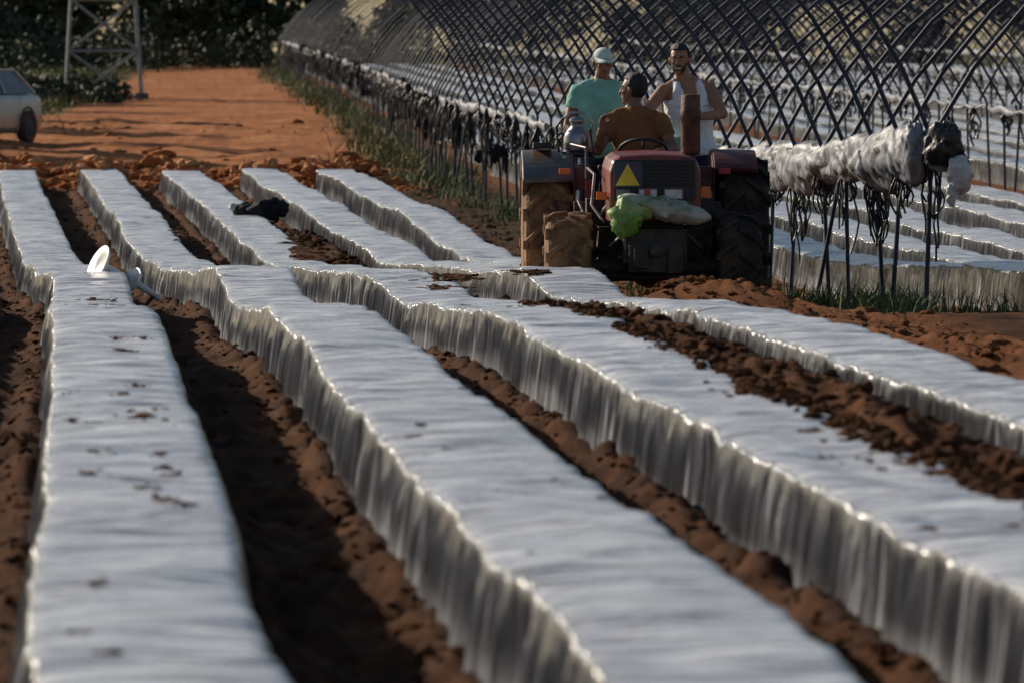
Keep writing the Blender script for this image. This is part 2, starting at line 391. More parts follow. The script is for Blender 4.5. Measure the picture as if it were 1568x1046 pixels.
for i,d_ in enumerate(legd1):
    pa.append(legpath(LINE,d_,random.uniform(-.3,.3)))
    if random.random()<.2: pa.append([(LINE+float(cur(d_))-.22,d_+.5,gz(0,d_)-.1),(LINE+float(cur(d_)),d_,gz(0,d_)+LEG)])
    if d_<86: pa.append(hoop(UA,LINE,d_,3.0,18));pa.append(legpath(UA,d_,0))
tubes_np(pa,.0195,7,'polytunnel_frame',M_steel)
for j in range(7):
    uL=LINE+SPAN*j;uR=uL+SPAN;pa=[]
    d_=45.6 if j==0 else max(45,uL*4.2)
    lst=legd1 if j==0 else list(np.arange(d_,250,2.6 if j<3 else 4.0))
    for d_ in lst:
        pa.append(hoop(uL,uR,d_,2.4,14 if j<3 else 10));pa.append(legpath(uR,d_,random.uniform(-.4,.4)))
        if random.random()<.15:
            xr=uR+float(cur(d_));z=gz(0,d_);pa.append([(xr,d_,z+.2),(xr,d_+1.9,z+LEG)])
    tubes_np(pa,.0195 if j<1 else .022,6 if j<2 else 4,'polytunnel_frame',M_steel if j<2 else M_steel2)
def roll(name,u_,d0,d1,r0,st,nn=12,sag=.05,pw=1):
    dd=np.arange(d0,d1,st);th=np.arange(nn)*2*np.pi/nn
    A,T=np.meshgrid(dd,th,indexing='ij')
    ph=(A-45.6)/1.5
    gap=np.clip(1.2*np.abs(vn(A*.35+u_*3,A*0+u_))*pw+(1-pw),.12,1)
    cT=np.cos(T);sT=np.sin(T)
    cre=np.abs(vn(A*3.2+cT*1.2,sT*2.6))+.5*np.abs(vn(A*7+sT*2.5,cT*3.5))
    rr=r0*gap*(.80+.55*np.abs(vn(A*.7+u_,A*0+u_))+.40*vn(A*1.9+cT,sT*1.4+u_)-.55*cre)*(.90+.10*np.abs(np.sin(np.pi*ph)))
    hang=1.2+np.where(sT<0,.9*np.clip(.35+vn(A*1.1,A*0+5),0,1),0)
    Xv=u_+cur(A)+cT*rr+.05*vn(A*1.7,A*0+3);Zv=base(A)+LEG-.05-sag*np.abs(np.sin(np.pi*ph))+sT*rr*hang-.02+.06*vn(A*1.3,A*0+9)
    nr,nc=A.shape;V=np.stack([Xv,A,Zv],-1).reshape(-1,3)
    idx=np.arange(nr-1)[:,None]*nc;j=np.arange(nc)[None]
    F=np.stack([idx+j,idx+(j+1)%nc,idx+nc+(j+1)%nc,idx+nc+j],-1).reshape(-1,4).tolist()
    F.append(list(range(nc)));F.append([(nr-1)*nc+q for q in range(nc)])
    return npmesh(name,V,F,[M_roll],True)
roll('rolled_tunnel_film',LINE+.02,45.3,70,.19,.025,40,pw=0)
roll('rolled_tunnel_film',LINE+.02,75,250,.13,.10,12)
for j in range(1,7): roll('rolled_tunnel_film',LINE+SPAN*j,max(46,LINE+SPAN*j*4.4),250,.22,.2,8)
pa=[]
def tassel(x,y,z,n,L):
    for q in range(n):
        l=L*random.uniform(.4,1);dx=random.uniform(-.08,.08);dy=random.uniform(-.09,.09);P=[]
        ph=random.uniform(0,6)
        for i in range(7):
            t=i/6;P.append((x+dx*math.sin(t*2.6)*1.3+.018*math.sin(t*9+ph),y+dy*t,z-l*t))
        if random.random()<.5:
            for i in range(1,5): P.append((P[6][0]+.05*math.sin(i*.8),P[6][1],P[6][2]+i*l*.11))
        pa.append(P)
for d_ in legd1:
    if d_>230: break
    x=LINE+float(cur(d_));z=gz(0,d_)+LEG-.12
    tassel(x,d_-.05,z,random.choice((7,12,18)) if d_<66 else 14,random.uniform(.35,1.0))
tubes_np(pa,.009,4,'hanging_black_ties',M_black)
pa=[]
for j in range(1,5):
    for d_ in np.arange(max(46,(LINE+SPAN*j)*4.4),240,2.6 if j<3 else 4):
        tassel(LINE+SPAN*j+float(cur(d_)),d_,gz(0,d_)+LEG-.1,6,random.uniform(.3,.8))
tubes_np(pa,.016,4,'hanging_black_ties',M_black)
P=[];S=[]
for d_ in legd1:
    if d_>62 and d_<240:
        for q in range(rng.randint(1,5)): P.append((LINE+float(cur(d_))+rng.uniform(-.06,.06),d_,gz(0,d_)+LEG-rng.uniform(.1,.8)));S.append(rng.uniform(.03,.065))
M_scr=mat('dull_black_film',(.018,.018,.02),.8,0,.3,10,.2,.15)
clods('black_film_scraps',np.array(P),np.array(S),fl=(2.0,4.5),m=M_scr)
d0=45.5;x0=LINE+.02;z0=gz(0,d0)+LEG
def lump(name,parts):
    b=MB()
    for c,r,m,sd in parts:
        def df(q,r=r,sd=sd):
            n_=q.normalized();return q*(1+.45*float(vn(n_.x*2.1+sd,n_.z*2.6+n_.y+sd*2))+.18*float(vn(n_.x*7+sd,n_.z*6+n_.y*5))-.22*abs(float(vn(n_.x*9+sd,n_.z*8+n_.y*9))))
        b.ell(c,r,m,nu=48,nv=32,defm=df)
    return b.obj(name,smooth=True)
M_wbag=mat('white_plastic',(.45,.45,.44),.4,0,.25,6,.5)
lump('black_plastic_bundle',[((x0,d0-.2,z0-.06),(.15,.15,.20),M_black,3),((x0+.10,d0-.25,z0-.22),(.08,.08,.1),M_black,9)])
lump('white_plastic_bag',[((x0+.10,d0-.32,z0-.30),(.10,.10,.16),M_wbag,5),((x0-.2,d0+.1,z0-.10),(.10,.16,.27),M_roll,12),((x0+.04,d0-.34,z0-.44),(.05,.04,.10),M_wbag,15)])
# ------------------------------------------------------------------ foliage
M_leaf=mat('leaves',(.040,.050,.018),.75,0,.6,.6,0)
M_leaf2=mat('weed_leaves',(.085,.12,.035),.75,0,.6,2.5,0)
M_bark=mat('bark',(.07,.05,.035),.9,0,.4,4,.4)
def leafcloud(cs,n,sz):
    cs_c=np.array([c for c,_ in cs]);cs_r=np.array([r for _,r in cs])
    k_=rng.randint(0,len(cs),n);dv=rng.normal(size=(n,3));dv/=np.linalg.norm(dv,axis=1)[:,None]
    rad=rng.rand(n)**.45
    c=cs_c[k_]+dv*cs_r[k_]*rad[:,None]
    a=rng.normal(size=(n,3));a/=np.linalg.norm(a,axis=1)[:,None];b=rng.normal(size=(n,3));b-=a*(a*b).sum(1)[:,None];b/=np.linalg.norm(b,axis=1)[:,None]
    s=(sz*rng.uniform(.5,1.3,n))[:,None]
    V=np.stack([c-a*s,c-b*s*.5,c+a*s,c+b*s*.5],1).reshape(-1,3)
    return V,np.arange(n*4).reshape(-1,4)
def tree(h,w,x,y,z,n,sz,low=.28):
    b=MB();cs=[]
    b.tube([(x,y,z-.3),(x+.1,y,z+h*.25),(x+random.uniform(-.3,.3),y,z+h*.55),(x,y,z+h*.8)],[h*.035,h*.026,h*.018,.03],M_bark,7)
    for i in range(18):
        an=random.uniform(0,6.3);rr=w*random.uniform(.2,.9);zz=z+h*random.uniform(low,.92)
        f=1-.5*abs((zz-z)/h-.5)
        p=(x+math.cos(an)*rr*f,y+math.sin(an)*rr*f,zz)
        b.tube([(x,y,z+h*random.uniform(.2,.5)),((x+p[0])/2,(y+p[1])/2,zz-h*.08),p],[h*.012,h*.008,.02],M_bark,5)
        s=w*random.uniform(.24,.45);cs.append((p,(s,s,s*.75)))
    V,F=leafcloud(cs,n,sz)
    return b,V,F
def treeobj(name,specs):
    b=MB();Vs=[];Fs=[];o=0
    for sp in specs:
        t,V,F=tree(*sp);b.add(t.v,t.f,M_bark);Vs.append(V);Fs.append(F+o);o+=len(V)
    nb=len(b.v);V=np.concatenate([np.array(b.v)]+Vs);F=[list(f) for f in b.f]+(np.concatenate(Fs)+nb).tolist()
    fm=[0]*len(b.f)+[1]*(len(F)-len(b.f))
    return npmesh(name,V,F,[M_bark,M_leaf],False,fm)
sp=[]
for i in range(34):
    x=-40+i*4.2+random.uniform(-1.5,1.5);y=random.uniform(300,345);sp.append((random.uniform(7,11),random.uniform(3.4,4.6),x,y,float(base(y))-.2,2300,.36,.06))
treeobj('distant_tree_row',sp)
sp=[(7.5,3.6,-5.5,262,1.2,3200,.26,.1),(6,3.2,0.2,272,1.3,3200,.26,.1),(7,3.6,4.6,280,1.4,3400,.26,.1),(5.5,3,9.4,285,1.4,2600,.26,.1),(5,3,-10,255,1.2,2400,.26,.1),(6,3,-2.6,268,1.2,2800,.26,.08),(6,3,7.2,284,1.2,2800,.26,.08)]
treeobj('roadside_tree_group',sp)
for s_ in [(5.5,2.4,-5.0,107,.0,3000,.18),(6,2.5,-4.9,117,0,3000,.18),(6.5,2.9,-7.0,128,.05,2800,.18),(6,2.4,-4.9,140,.2,2800,.18),(5.5,2.2,-5.2,152,.3,2400,.18),(5.5,2.2,-5.5,166,.5,2400,.18),(6,2.4,-6.8,184,.7,2400,.18),(5.5,2.4,-7,212,.9,2400,.18),(6,2.5,-9.0,103,.0,2400,.18)]:
    treeobj('roadside_tree',[s_])
cs=[]
for i in range(80):
    x=rng.uniform(-7,1.8);y=rng.uniform(178,198);s=rng.uniform(.25,.6);cs.append(((x,y,float(soil(x,y,False))+s*.4),(s,s,s)))
for i in range(190):
    x=rng.uniform(-14,16);y=rng.uniform(248,285);s=rng.uniform(.6,1.6)
    if x>4.2 and x<11 and y<266: continue
    cs.append(((x,y,float(base(y))+s*.6),(s,s,s*1.2)))
V,F=leafcloud(cs,36000,.15);npmesh('shrubs',V,F,[M_leaf],False)
def blades(name,pts,h0,h1,w,m):
    n=len(pts);P=np.array(pts);h=rng.uniform(h0,h1,n)*(.4+.9*rng.rand(n));an=rng.uniform(0,6.28,n);ln=rng.normal(0,.5,(n,2))*h[:,None]
    w=w*rng.uniform(.6,1.4,n)
    a=np.stack([np.cos(an)*w,np.sin(an)*w,np.zeros(n)],1);t=np.stack([ln[:,0],ln[:,1],h],1);mid=t*np.array([.35,.35,.6])
    V=np.stack([P-a,P+a,P+mid+a*.7,P+t,P+mid-a*.7],1).reshape(-1,3)
    F=(np.array([[0,1,2,4]])[None]+(np.arange(n)*5)[:,None,None]).reshape(-1,4).tolist()+(np.array([[4,2,3]])[None]+(np.arange(n)*5)[:,None,None]).reshape(-1,3).tolist()
    return npmesh(name,V,F,[m],False)
pts=[]
for i in range(150):
    d_=math.exp(rng.uniform(math.log(44.6),math.log(100)));uu=rng.normal(LINE-.15,.42);k_=int(rng.uniform(12,95));r=rng.uniform(.04,.20)
    for q in range(k_):
        x=uu+float(cur(d_))+rng.normal(0,r);y=d_+rng.normal(0,r);pts.append((x,y,float(soil(x,y,False))-.01))
blades('weeds',pts,.05,.27,.007,M_leaf2)
pts=[]
for i in range(230):
    d_=rng.uniform(88,250);uu=rng.normal(LINE-.35,.38);r=rng.uniform(.1,.35)
    for q in range(26):
        x=uu+float(cur(d_))+rng.normal(0,r);y=d_+rng.normal(0,r);pts.append((x,y,float(base(y))-.03))
M_rg=mat('roadside_grass',(.13,.135,.045),.8,0,.6,.9,0)
blades('roadside_grass',pts,.12,.40,.016,M_rg)
pts=[]
for i in range(420):
    d_=rng.uniform(122,255);lx=np.interp(d_,[100,125,190,250],[-2.6,-2.0,.6,3.2]);x0_=lx-abs(rng.normal(0,3));r=rng.uniform(.2,.6)
    for q in range(24):
        x=x0_+rng.normal(0,r);y=d_+rng.normal(0,r);pts.append((x,y,float(base(y))-.03))
blades('dry_grass',pts,.15,.4,.025,mat('dry_grass',(.16,.145,.045),.8,0,.5,1.,0))
# ------------------------------------------------------------------ lattice pylon
b=MB();px,py=1.35,186.;pz=float(base(py));Hh=15
M_pyl=mat('pylon_steel',(.30,.30,.28),.6,.1,.2,5,.05)
def leg(i,t):
    w=1.25*(1-t*.72);sx,sy=((-1,-1),(1,-1),(1,1),(-1,1))[i%4];return (px+sx*w,py+sy*w,pz-.2+t*Hh)
for i in range(4): b.tube([leg(i,0),leg(i,1)],.065,M_pyl,5)
nb=9
for k_ in range(nb):
    t0=k_/nb;t1=(k_+1)/nb
    for i in range(4):
        b.tube([leg(i,t0),leg(i+1,t1)],.045,M_pyl,4);b.tube([leg(i+1,t0),leg(i,t1)],.045,M_pyl,4);b.tube([leg(i,t1),leg(i+1,t1)],.04,M_pyl,4)
for zz in (.8,.93): b.box((px,py,pz+Hh*zz),(6,.15,.15),M_pyl)
for i in range(4): b.box((leg(i,0)[0],leg(i,0)[1],pz-.05),(.4,.4,.3),mat('concrete',(.14,.12,.10)))
b.obj('lattice_pylon')
# ------------------------------------------------------------------ car
M_paint=mat('silver_car_paint',(.46,.44,.40),.3,.4,.08,2,0,dirt=(.3,.2,.12),dirtamt=.3)
M_glass=mat('dark_glass',(.02,.025,.03),.08,0,.2,2,0,.9)
M_rub=mat('rubber',(.02,.02,.021),.8,0,.4,9,.4,dirt=(.16,.09,.045),dirtamt=.55)
M_dark=mat('dark_trim',(.02,.02,.022),.6,0,.3,6,.1)
car=empty('parked_car',(-2.20,124.3,float(base(124))-.02),(0,0,R(-24)),1.08)
b=MB()
def carsec(y,zb,zt,w,wt,zs):
    return [(-w*.96,y,zb),(-w,y,zb+.15),(-w,y,zs-.1),(-w*.97,y,zs),(-wt,y,zt-.03),(-wt*.8,y,zt),(wt*.8,y,zt),(wt,y,zt-.03),(w*.97,y,zs),(w,y,zs-.1),(w,y,zb+.15),(w*.96,y,zb)]
secs=[(-2.1,.32,.66,.70,.62,.6),(-2.0,.22,.78,.80,.66,.72),(-1.7,.2,.90,.86,.72,.84),(-1.0,.2,1.0,.88,.74,.92),(-.85,.2,1.02,.88,.74,.95),(1.9,.2,1.0,.87,.74,.95),(2.1,.25,.95,.84,.7,.88),(2.2,.35,.8,.78,.65,.74)]
V=[];F=[];nn=12
for q in secs: V+=carsec(*q)
for i in range(len(secs)-1):
    for j in range(nn):F.append((i*nn+j,i*nn+(j+1)%nn,(i+1)*nn+(j+1)%nn,(i+1)*nn+j))
F.append(tuple(range(nn)));F.append(tuple(len(V)-1-j for j in range(nn)))
b.add(V,F,M_paint);b.obj('body',car,True,0)
b=MB()
gs=[(-.95,.99,1.0,.72),(-.25,.99,1.42,.60),(.2,.99,1.47,.60),(1.3,.99,1.44,.59),(1.95,.99,1.02,.70)]
V=[];F=[]
for y,zb,zt,wt in gs: V+=[(-.78,y,zb),(-wt,y,zt),(wt,y,zt),(.78,y,zb)]
for i in range(4):
    for j in range(3):F.append((i*4+j,i*4+j+1,i*4+j+5,i*4+j+4))
b.add(V,F,M_glass);b.obj('windows',car,False,.02)
b=MB();b.box((0,.55,1.475),(1.2,1.6,.04),M_paint)
for s_ in(-1,1):
    b.tube([(s_*.76,-.93,1.0),(s_*.6,-.22,1.44)],.03,M_paint,6);b.tube([(s_*.79,.4,1.0),(s_*.6,.4,1.46)],.035,M_paint,6);b.tube([(s_*.76,1.93,1.0),(s_*.59,1.3,1.46)],.04,M_paint,6)
    b.box((s_*.95,-.6,1.05),(.18,.1,.12),M_paint);b.box((s_*.62,-2.0,.68),(.3,.14,.13),mat('lamp_glass',(.6,.6,.6),.1))
b.box((0,-2.08,.5),(.9,.06,.16),M_dark);b.box((0,-2.06,.28),(1.3,.1,.12),M_dark)
for s_ in(-1,1):
    for y in(-1.35,1.35): b.lathe([(.0,0),(.40,0),(.40,.03),(.36,.03),(.36,.0)],(s_*.865,y,.34),(s_,0,0),M_dark,24)
b.obj('trim',car,False,.02)
b=MB()
for s_ in(-1,1):
    for y in(-1.35,1.35):
        b.lathe([(.12,-.1),(.30,-.11),(.33,-.07),(.33,.07),(.30,.11),(.22,.09),(.20,.05),(.0,.06)],(s_*.84,y,.33),(s_,0,0),M_rub,24)
        b.lathe([(.21,.085),(.05,.10),(0,.1)],(s_*.84,y,.33),(s_,0,0),M_steel2,10)
b.obj('wheels',car,True)
# ------------------------------------------------------------------ tractor
TS=empty('tractor',(4.86,46.75,-.19),(R(-.8),0,R(-3.2)))
M_red=mat('red_tractor_paint',(.20,.020,.015),.38,0,.4,5,.1,.5,dirt=(.09,.045,.03),dirtamt=.55)
M_redd=mat('darker_red_paint',(.09,.014,.011),.5,0,.4,5,.1,.4,dirt=(.05,.03,.02),dirtamt=.6)  # darker copy of the red paint for the right fender
M_tyre=mat('sunlit_muddy_tyre',(.024,.021,.019),.85,0,.4,9,.5,.3,dirt=(.28,.145,.065),dirtamt=.85)  # mud, brightened to paint sunlight on the left tyres
M_tyre_shade=mat('shaded_tyre_rubber',(.016,.015,.015),.85,0,.4,9,.5,.3,dirt=(.09,.05,.028),dirtamt=.5)  # darker copy, shade painted into the right tyres
M_iron=mat('greasy_iron',(.022,.020,.020),.55,.2,.5,9,.4,dirt=(.07,.04,.025),dirtamt=.45)
M_fend=mat('fender_metal',(.11,.108,.105),.4,.3,.3,5,.15,dirt=(.16,.085,.045),dirtamt=.45)
M_rust=mat('rusty_pipe',(.12,.048,.026),.75,.1,.45,14,.4)
M_yel=mat('yellow_reflector',(.75,.50,.03),.45,0,.15,10,0)
M_blue=mat('dull_blue_plate',(.035,.04,.075),.5,0,.2,8,.05)
M_lamp=mat('headlamp_glass',(.5,.5,.5),.12,0,.15,20,.1,.8)
M_or=mat('orange_marker',(.75,.14,.01),.3,0,.1,8,0)
M_em=mat('red_emblem',(.5,.03,.03),.4,0,.2,8,0)
M_grn=mat('green_sack',(.18,.36,.05),.6,0,.4,7,.8,bscale=16,dirt=(.36,.42,.22),dirtamt=.45)
M_wht=mat('white_sack',(.46,.47,.42),.5,0,.3,7,.8,bscale=16,dirt=(.14,.20,.08),dirtamt=.5)
M_sil=mat('tin_can_metal',(.30,.31,.34),.3,.8,.25,6,.05)
def tyre(b,cx,cy,cz,r,w,lug,nl,s_,M_tyre):
    hw=w/2
    pr=[(r*.55,-hw*.75),(r*.62,-hw*.95),(r*.80,-hw*1.03),(r*.92,-hw*.95),(r*.955,-hw*.8),(r*.965,0),(r*.955,hw*.8),(r*.92,hw*.95),(r*.80,hw*1.03),(r*.62,hw*.95),(r*.55,hw*.75),(r*.5,hw*.4),(r*.5,-hw*.4),(r*.55,-hw*.75)]
    b.lathe(pr,(cx,cy,cz),(1,0,0),M_tyre,40)
    for i in range(nl):
        for sd in(-1,1):
            a=2*math.pi*(i+(.5 if sd>0 else 0))/nl
            ps=[]
            for t in np.linspace(0,1,4):
                xx=sd*hw*(.02+.98*t);aa=a+t*.30*1.0
                rr=r*(1.0 if t<.9 else .95)
                ps.append((cx+xx,cy+math.cos(aa)*(rr-lug*.4),cz+math.sin(aa)*(rr-lug*.4)))
            V=[];F=[]
            for k_,p in enumerate(ps):
                t=k_/3;aa=a+t*.30;n_=Vector((0,math.cos(aa),math.sin(aa)));tg=Vector((0,-math.sin(aa),math.cos(aa)));P_=Vector(p)
                for e,g in((-1,-1),(1,-1),(.75,1),(-.75,1)): V.append(P_+tg*e*lug*.75+n_*g*lug*.6)
            for k_ in range(3):
                for j in range(4):F.append((k_*4+j,k_*4+(j+1)%4,k_*4+4+(j+1)%4,k_*4+4+j))
            F.append((0,1,2,3));F.append((15,14,13,12))
            b.add(V,F,M_tyre)
            aa=a+.31;b.box((cx+sd*hw*.98,cy+math.cos(aa)*r*.91,cz+math.sin(aa)*r*.91),(lug*.9,lug*1.5,r*.16),M_tyre,rot=(aa-math.pi/2,0,0))
def rim(b,cx,cy,cz,r,s_,m):
    b.lathe([(r*.56,s_*.12),(r*.50,s_*.13),(r*.46,s_*.02),(r*.25,s_*.0),(r*.22,s_*.06),(r*.12,s_*.07),(0,s_*.07)],(cx,cy,cz),(1,0,0),m,24)
    for k_ in range(6):
        a=k_*math.pi/3;b.box((cx+s_*.02,cy+math.cos(a)*r*.33,cz+math.sin(a)*r*.33),(.03,.035,.035),M_iron)
b=MB()
for s_ in(-1,1): tyre(b,s_*.70,0,.44,.45,.36,.045,12,s_,M_tyre if s_<0 else M_tyre_shade)
b.obj('front_tyres',TS,False,.006)
b=MB()
for s_ in(-1,1): tyre(b,s_*(.82 if s_<0 else .86),1.95,.66,.67,.40,.05,15,s_,M_tyre if s_<0 else M_tyre_shade)
b.obj('rear_tyres',TS,False,.006)
b=MB()
for s_ in(-1,1): rim(b,s_*.70,0,.44,.43,s_,M_red);rim(b,s_*.82,1.95,.66,.64,s_,M_fend)
b.obj('rims',TS,True)
b=MB()
b.tube([(-.6,0,.43),(.6,0,.43)],.075,M_iron,12);b.ell((0,.02,.43),(.2,.17,.17),M_iron);b.tube([(-.6,1.95,.63),(.6,1.95,.63)],.13,M_iron,12);b.ell((0,1.95,.63),(.28,.35,.3),M_iron)
b.box((0,1.0,.62),(.42,2.0,.36),M_iron);b.box((0,.45,.72),(.5,1.1,.28),M_iron)
b.box((0,-.28,.62),(.52,.5,.28),M_iron);b.box((0,-.50,.66),(.50,.10,.16),M_iron)
b.box((0,-.56,.52),(.44,.10,.22),M_iron);b.box((-.12,-.63,.52),(.12,.06,.16),M_iron);b.box((.14,-.62,.50),(.09,.05,.2),M_iron)
b.lathe([(0,.0),(.05,.0),(.055,.05),(.03,.06),(0,.06)],(.0,-.66,.58),(0,-1,0),M_iron,12)
b.tube([(-.55,-.06,.37),(-.1,-.16,.36),(.1,-.16,.36),(.55,-.06,.37)],.022,M_iron,8)
for s_ in(-1,1):
    b.tube([(s_*.5,.1,.5),(s_*.3,.3,.75)],.03,M_iron,6)
    b.box((s_*.50,1.25,.55),(.34,.6,.04),M_iron);b.box((s_*.45,1.05,.42),(.30,.3,.25),M_iron)
    b.box((s_*.36,.35,.62),(.16,.5,.30),M_iron);b.box((s_*.48,.9,.72),(.28,.12,.5),M_iron);b.box((s_*.45,.55,.85),(.16,.3,.3),M_iron)
    b.tube([(s_*.25,-.5,.72),(s_*.36,-.42,.62),(s_*.42,-.2,.55)],.02,M_iron,6)
b.tube([(-.34,.2,.95),(-.42,.4,.85),(-.40,.8,.9),(-.3,1.0,1.1)],.03,M_iron,8);b.tube([(.38,.1,.8),(.42,.5,.95),(.36,.9,1.05)],.025,M_iron,8)
b.tube([(-.4,-.1,.8),(-.5,.1,.95),(-.46,.5,1.2),(-.5,1.0,1.25)],.014,M_fend,6)
b.tube([(-.42,-.15,.72),(-.56,.0,.86),(-.6,.4,.98)],.012,M_black,6)
b.obj('chassis',TS,False,.012)
b=MB();hw=.375
prof=[(-hw,.82),(-hw,1.24),(-hw*.93,1.32),(-hw*.78,1.36),(0,1.375),(hw*.78,1.36),(hw*.93,1.32),(hw,1.24),(hw,.82)]
V=[];F=[];Y=[(-.42,.97,-.02),(-.38,1.0,0),(.2,1.0,.005),(1.05,1.0,.03)]
for y,sc,dz in Y:
    for x_,z_ in prof: V.append((x_*sc,y,z_+(dz if z_>1 else 0)))
n_=len(prof)
for i in range(3):
    for j in range(n_):F.append((i*n_+j,i*n_+(j+1)%n_,(i+1)*n_+(j+1)%n_,(i+1)*n_+j))
F.append(tuple(range(n_)));F.append(tuple(3*n_+n_-1-j for j in range(n_)))
b.add(V,F,M_red)
b.obj('hood',TS,False,.012)
b=MB()
b.box((0,-.428,1.215),(.66,.02,.22),M_dark)
for i in range(7): b.box((.10,-.442,1.125+i*.03),(.44,.014,.008),M_iron)
b.box((0,-.428,1.045),(.66,.02,.105),M_dark)
b.box((0,-.43,.91),(.60,.02,.12),M_dark)
b.box((-.22,-.450,1.205),(.235,.012,.215),M_blue)
def tri(cx,y,cz,w,h,m): b.add([(cx-w/2,y,cz-h/2),(cx+w/2,y,cz-h/2),(cx,y,cz+h/2),(cx-w/2,y+.006,cz-h/2),(cx+w/2,y+.006,cz-h/2),(cx,y+.006,cz+h/2)],[(0,1,2),(5,4,3),(0,3,4,1),(1,4,5,2),(2,5,3,0)],m)
tri(-.225,-.466,1.205,.20,.18,M_yel)
for cx in(-.06,.15):
    b.box((cx,-.45,1.045),(.165,.05,.095),M_fend);b.box((cx,-.478,1.045),(.14,.012,.074),M_lamp)
b.box((-.065,-.488,1.05),(.05,.01,.062),M_em)
b.box((-.26,-.45,1.045),(.11,.04,.08),M_fend)
b.box((-.43,-.3,1.03),(.09,.05,.065),M_or);b.tube([(-.43,-.27,1.03),(-.34,-.1,1.0)],.012,M_iron,6)
b.box((.42,-.28,1.06),(.08,.05,.09),M_or);b.tube([(.42,-.25,1.06),(.34,-.1,1.0)],.012,M_iron,6)
b.obj('grille_and_lamps',TS,False,.004)
def df(q):
    n_=q.normalized();return q*(1+.35*float(vn(n_.x*2.5+4,n_.z*2.5+8))+.2*float(vn(n_.x*8,n_.z*7+n_.y*4))+.1*float(vn(n_.x*17,n_.z*15+n_.y*9)))
b=MB();b.ell((.10,-.56,.92),(.36,.12,.095),M_wht,rot=Euler((0,R(14),0)).to_matrix(),nu=48,nv=30,defm=df);b.obj('white_sack',TS,True)
b=MB();b.ell((-.24,-.58,.86),(.14,.10,.17),M_grn,rot=Euler((0,R(14),0)).to_matrix(),nu=44,nv=30,defm=df);b.ell((-.12,-.59,.93),(.17,.08,.08),M_grn,rot=Euler((0,R(8),0)).to_matrix(),nu=36,nv=24,defm=df);b.obj('green_sack',TS,True)
b=MB()
b.lathe([(.0,0),(.075,0),(.082,.03),(.082,.30),(.088,.31),(.088,.37),(.082,.38),(.080,.50),(.066,.51),(.066,.30)],(.345,.55,1.36),(0,0,1),M_rust,16)
b.tube([(.345,.55,1.2),(.345,.55,1.4)],.04,M_rust,10)
b.obj('exhaust_stack',TS,True)
b=MB()
wc=Vector((-.02,1.30,1.40));Rm=Euler((R(-28),0,0)).to_matrix()
ring=[wc+Rm@Vector((.20*math.cos(t),.20*math.sin(t),0)) for t in np.linspace(0,2*math.pi,29)]
b.tube(ring,.015,M_dark,8,cap=False)
for a in (.5,2.6,4.7): b.tube([wc+Vector((0,0,-.02)),wc+Rm@Vector((.2*math.cos(a),.2*math.sin(a),0))],.010,M_dark,6)
b.tube([wc,(-.02,1.05,1.0)],.03,M_dark,8)
b.obj('steering_wheel',TS,True)
b=MB()
b.box((0,1.12,1.22),(.55,.16,.32),M_dark)
for x_,y_,h__ in((-.30,1.4,1.3),(-.36,1.5,1.25),(.30,1.4,1.3),(.38,1.55,1.32)):
    b.tube([(x_,y_,.85),(x_*1.05,y_-.05,h__)],.009,M_iron,6);b.ell((x_*1.05,y_-.05,h__),(.022,.022,.028),M_dark,nu=10,nv=6)
b.box((.02,1.98,.97),(.46,.42,.1),M_dark);b.box((.02,2.2,1.16),(.44,.08,.34),M_dark)
b.box((0,1.5,.72),(.95,.75,.03),M_iron)
b.tube([(-.5,1.25,1.15),(-.5,1.3,1.42),(-.62,1.6,1.45)],.014,M_fend,6)
b.obj('cockpit',TS,False,.012)
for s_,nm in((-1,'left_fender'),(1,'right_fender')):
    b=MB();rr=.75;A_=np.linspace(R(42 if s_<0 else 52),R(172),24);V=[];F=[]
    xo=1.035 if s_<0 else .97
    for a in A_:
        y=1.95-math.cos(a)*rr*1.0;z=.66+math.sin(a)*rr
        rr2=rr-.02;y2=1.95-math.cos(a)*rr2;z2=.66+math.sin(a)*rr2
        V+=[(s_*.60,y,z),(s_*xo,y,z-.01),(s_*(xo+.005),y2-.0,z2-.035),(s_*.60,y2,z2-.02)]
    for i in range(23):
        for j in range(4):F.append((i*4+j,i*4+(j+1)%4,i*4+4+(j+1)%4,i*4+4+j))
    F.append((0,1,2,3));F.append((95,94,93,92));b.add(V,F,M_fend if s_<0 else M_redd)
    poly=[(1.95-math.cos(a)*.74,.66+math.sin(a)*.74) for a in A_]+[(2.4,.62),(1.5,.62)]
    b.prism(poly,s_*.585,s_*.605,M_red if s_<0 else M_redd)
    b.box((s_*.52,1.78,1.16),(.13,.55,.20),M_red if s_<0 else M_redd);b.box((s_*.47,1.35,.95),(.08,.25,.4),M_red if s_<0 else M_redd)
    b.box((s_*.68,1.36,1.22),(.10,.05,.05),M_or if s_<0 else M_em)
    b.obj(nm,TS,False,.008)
b=MB();b.lathe([(0,0),(.105,0),(.115,.02),(.115,.13),(.10,.17),(.06,.21),(.05,.24),(.065,.25),(.065,.28),(.03,.30),(0,.30)],(-.56,1.85,1.385),(0,0,1),M_sil,24)
b.tube([(-.67,1.85,1.51),(-.70,1.85,1.64),(-.62,1.85,1.72),(-.50,1.85,1.72),(-.42,1.85,1.64),(-.45,1.85,1.51)],.010,M_sil,8)
b.box((-.56,1.85,1.36),(.26,.26,.05),M_iron)
b.obj('metal_canister',TS,True)
b=MB();b.tube([(-.72,1.7,1.38),(-.74,1.7,1.6),(-.68,1.7,1.68)],.012,M_iron,6);b.tube([(-.42,1.6,1.3),(-.46,1.6,1.58)],.012,M_iron,6)
b.box((-.86,1.8,1.44),(.16,.3,.05),M_iron)
b.obj('fender_fittings',TS,False,.006)
b=MB()
b.box((.0,2.95,.28),(1.6,.75,.05),M_iron);b.box((0,2.7,.62),(1.2,.08,.08),M_iron)
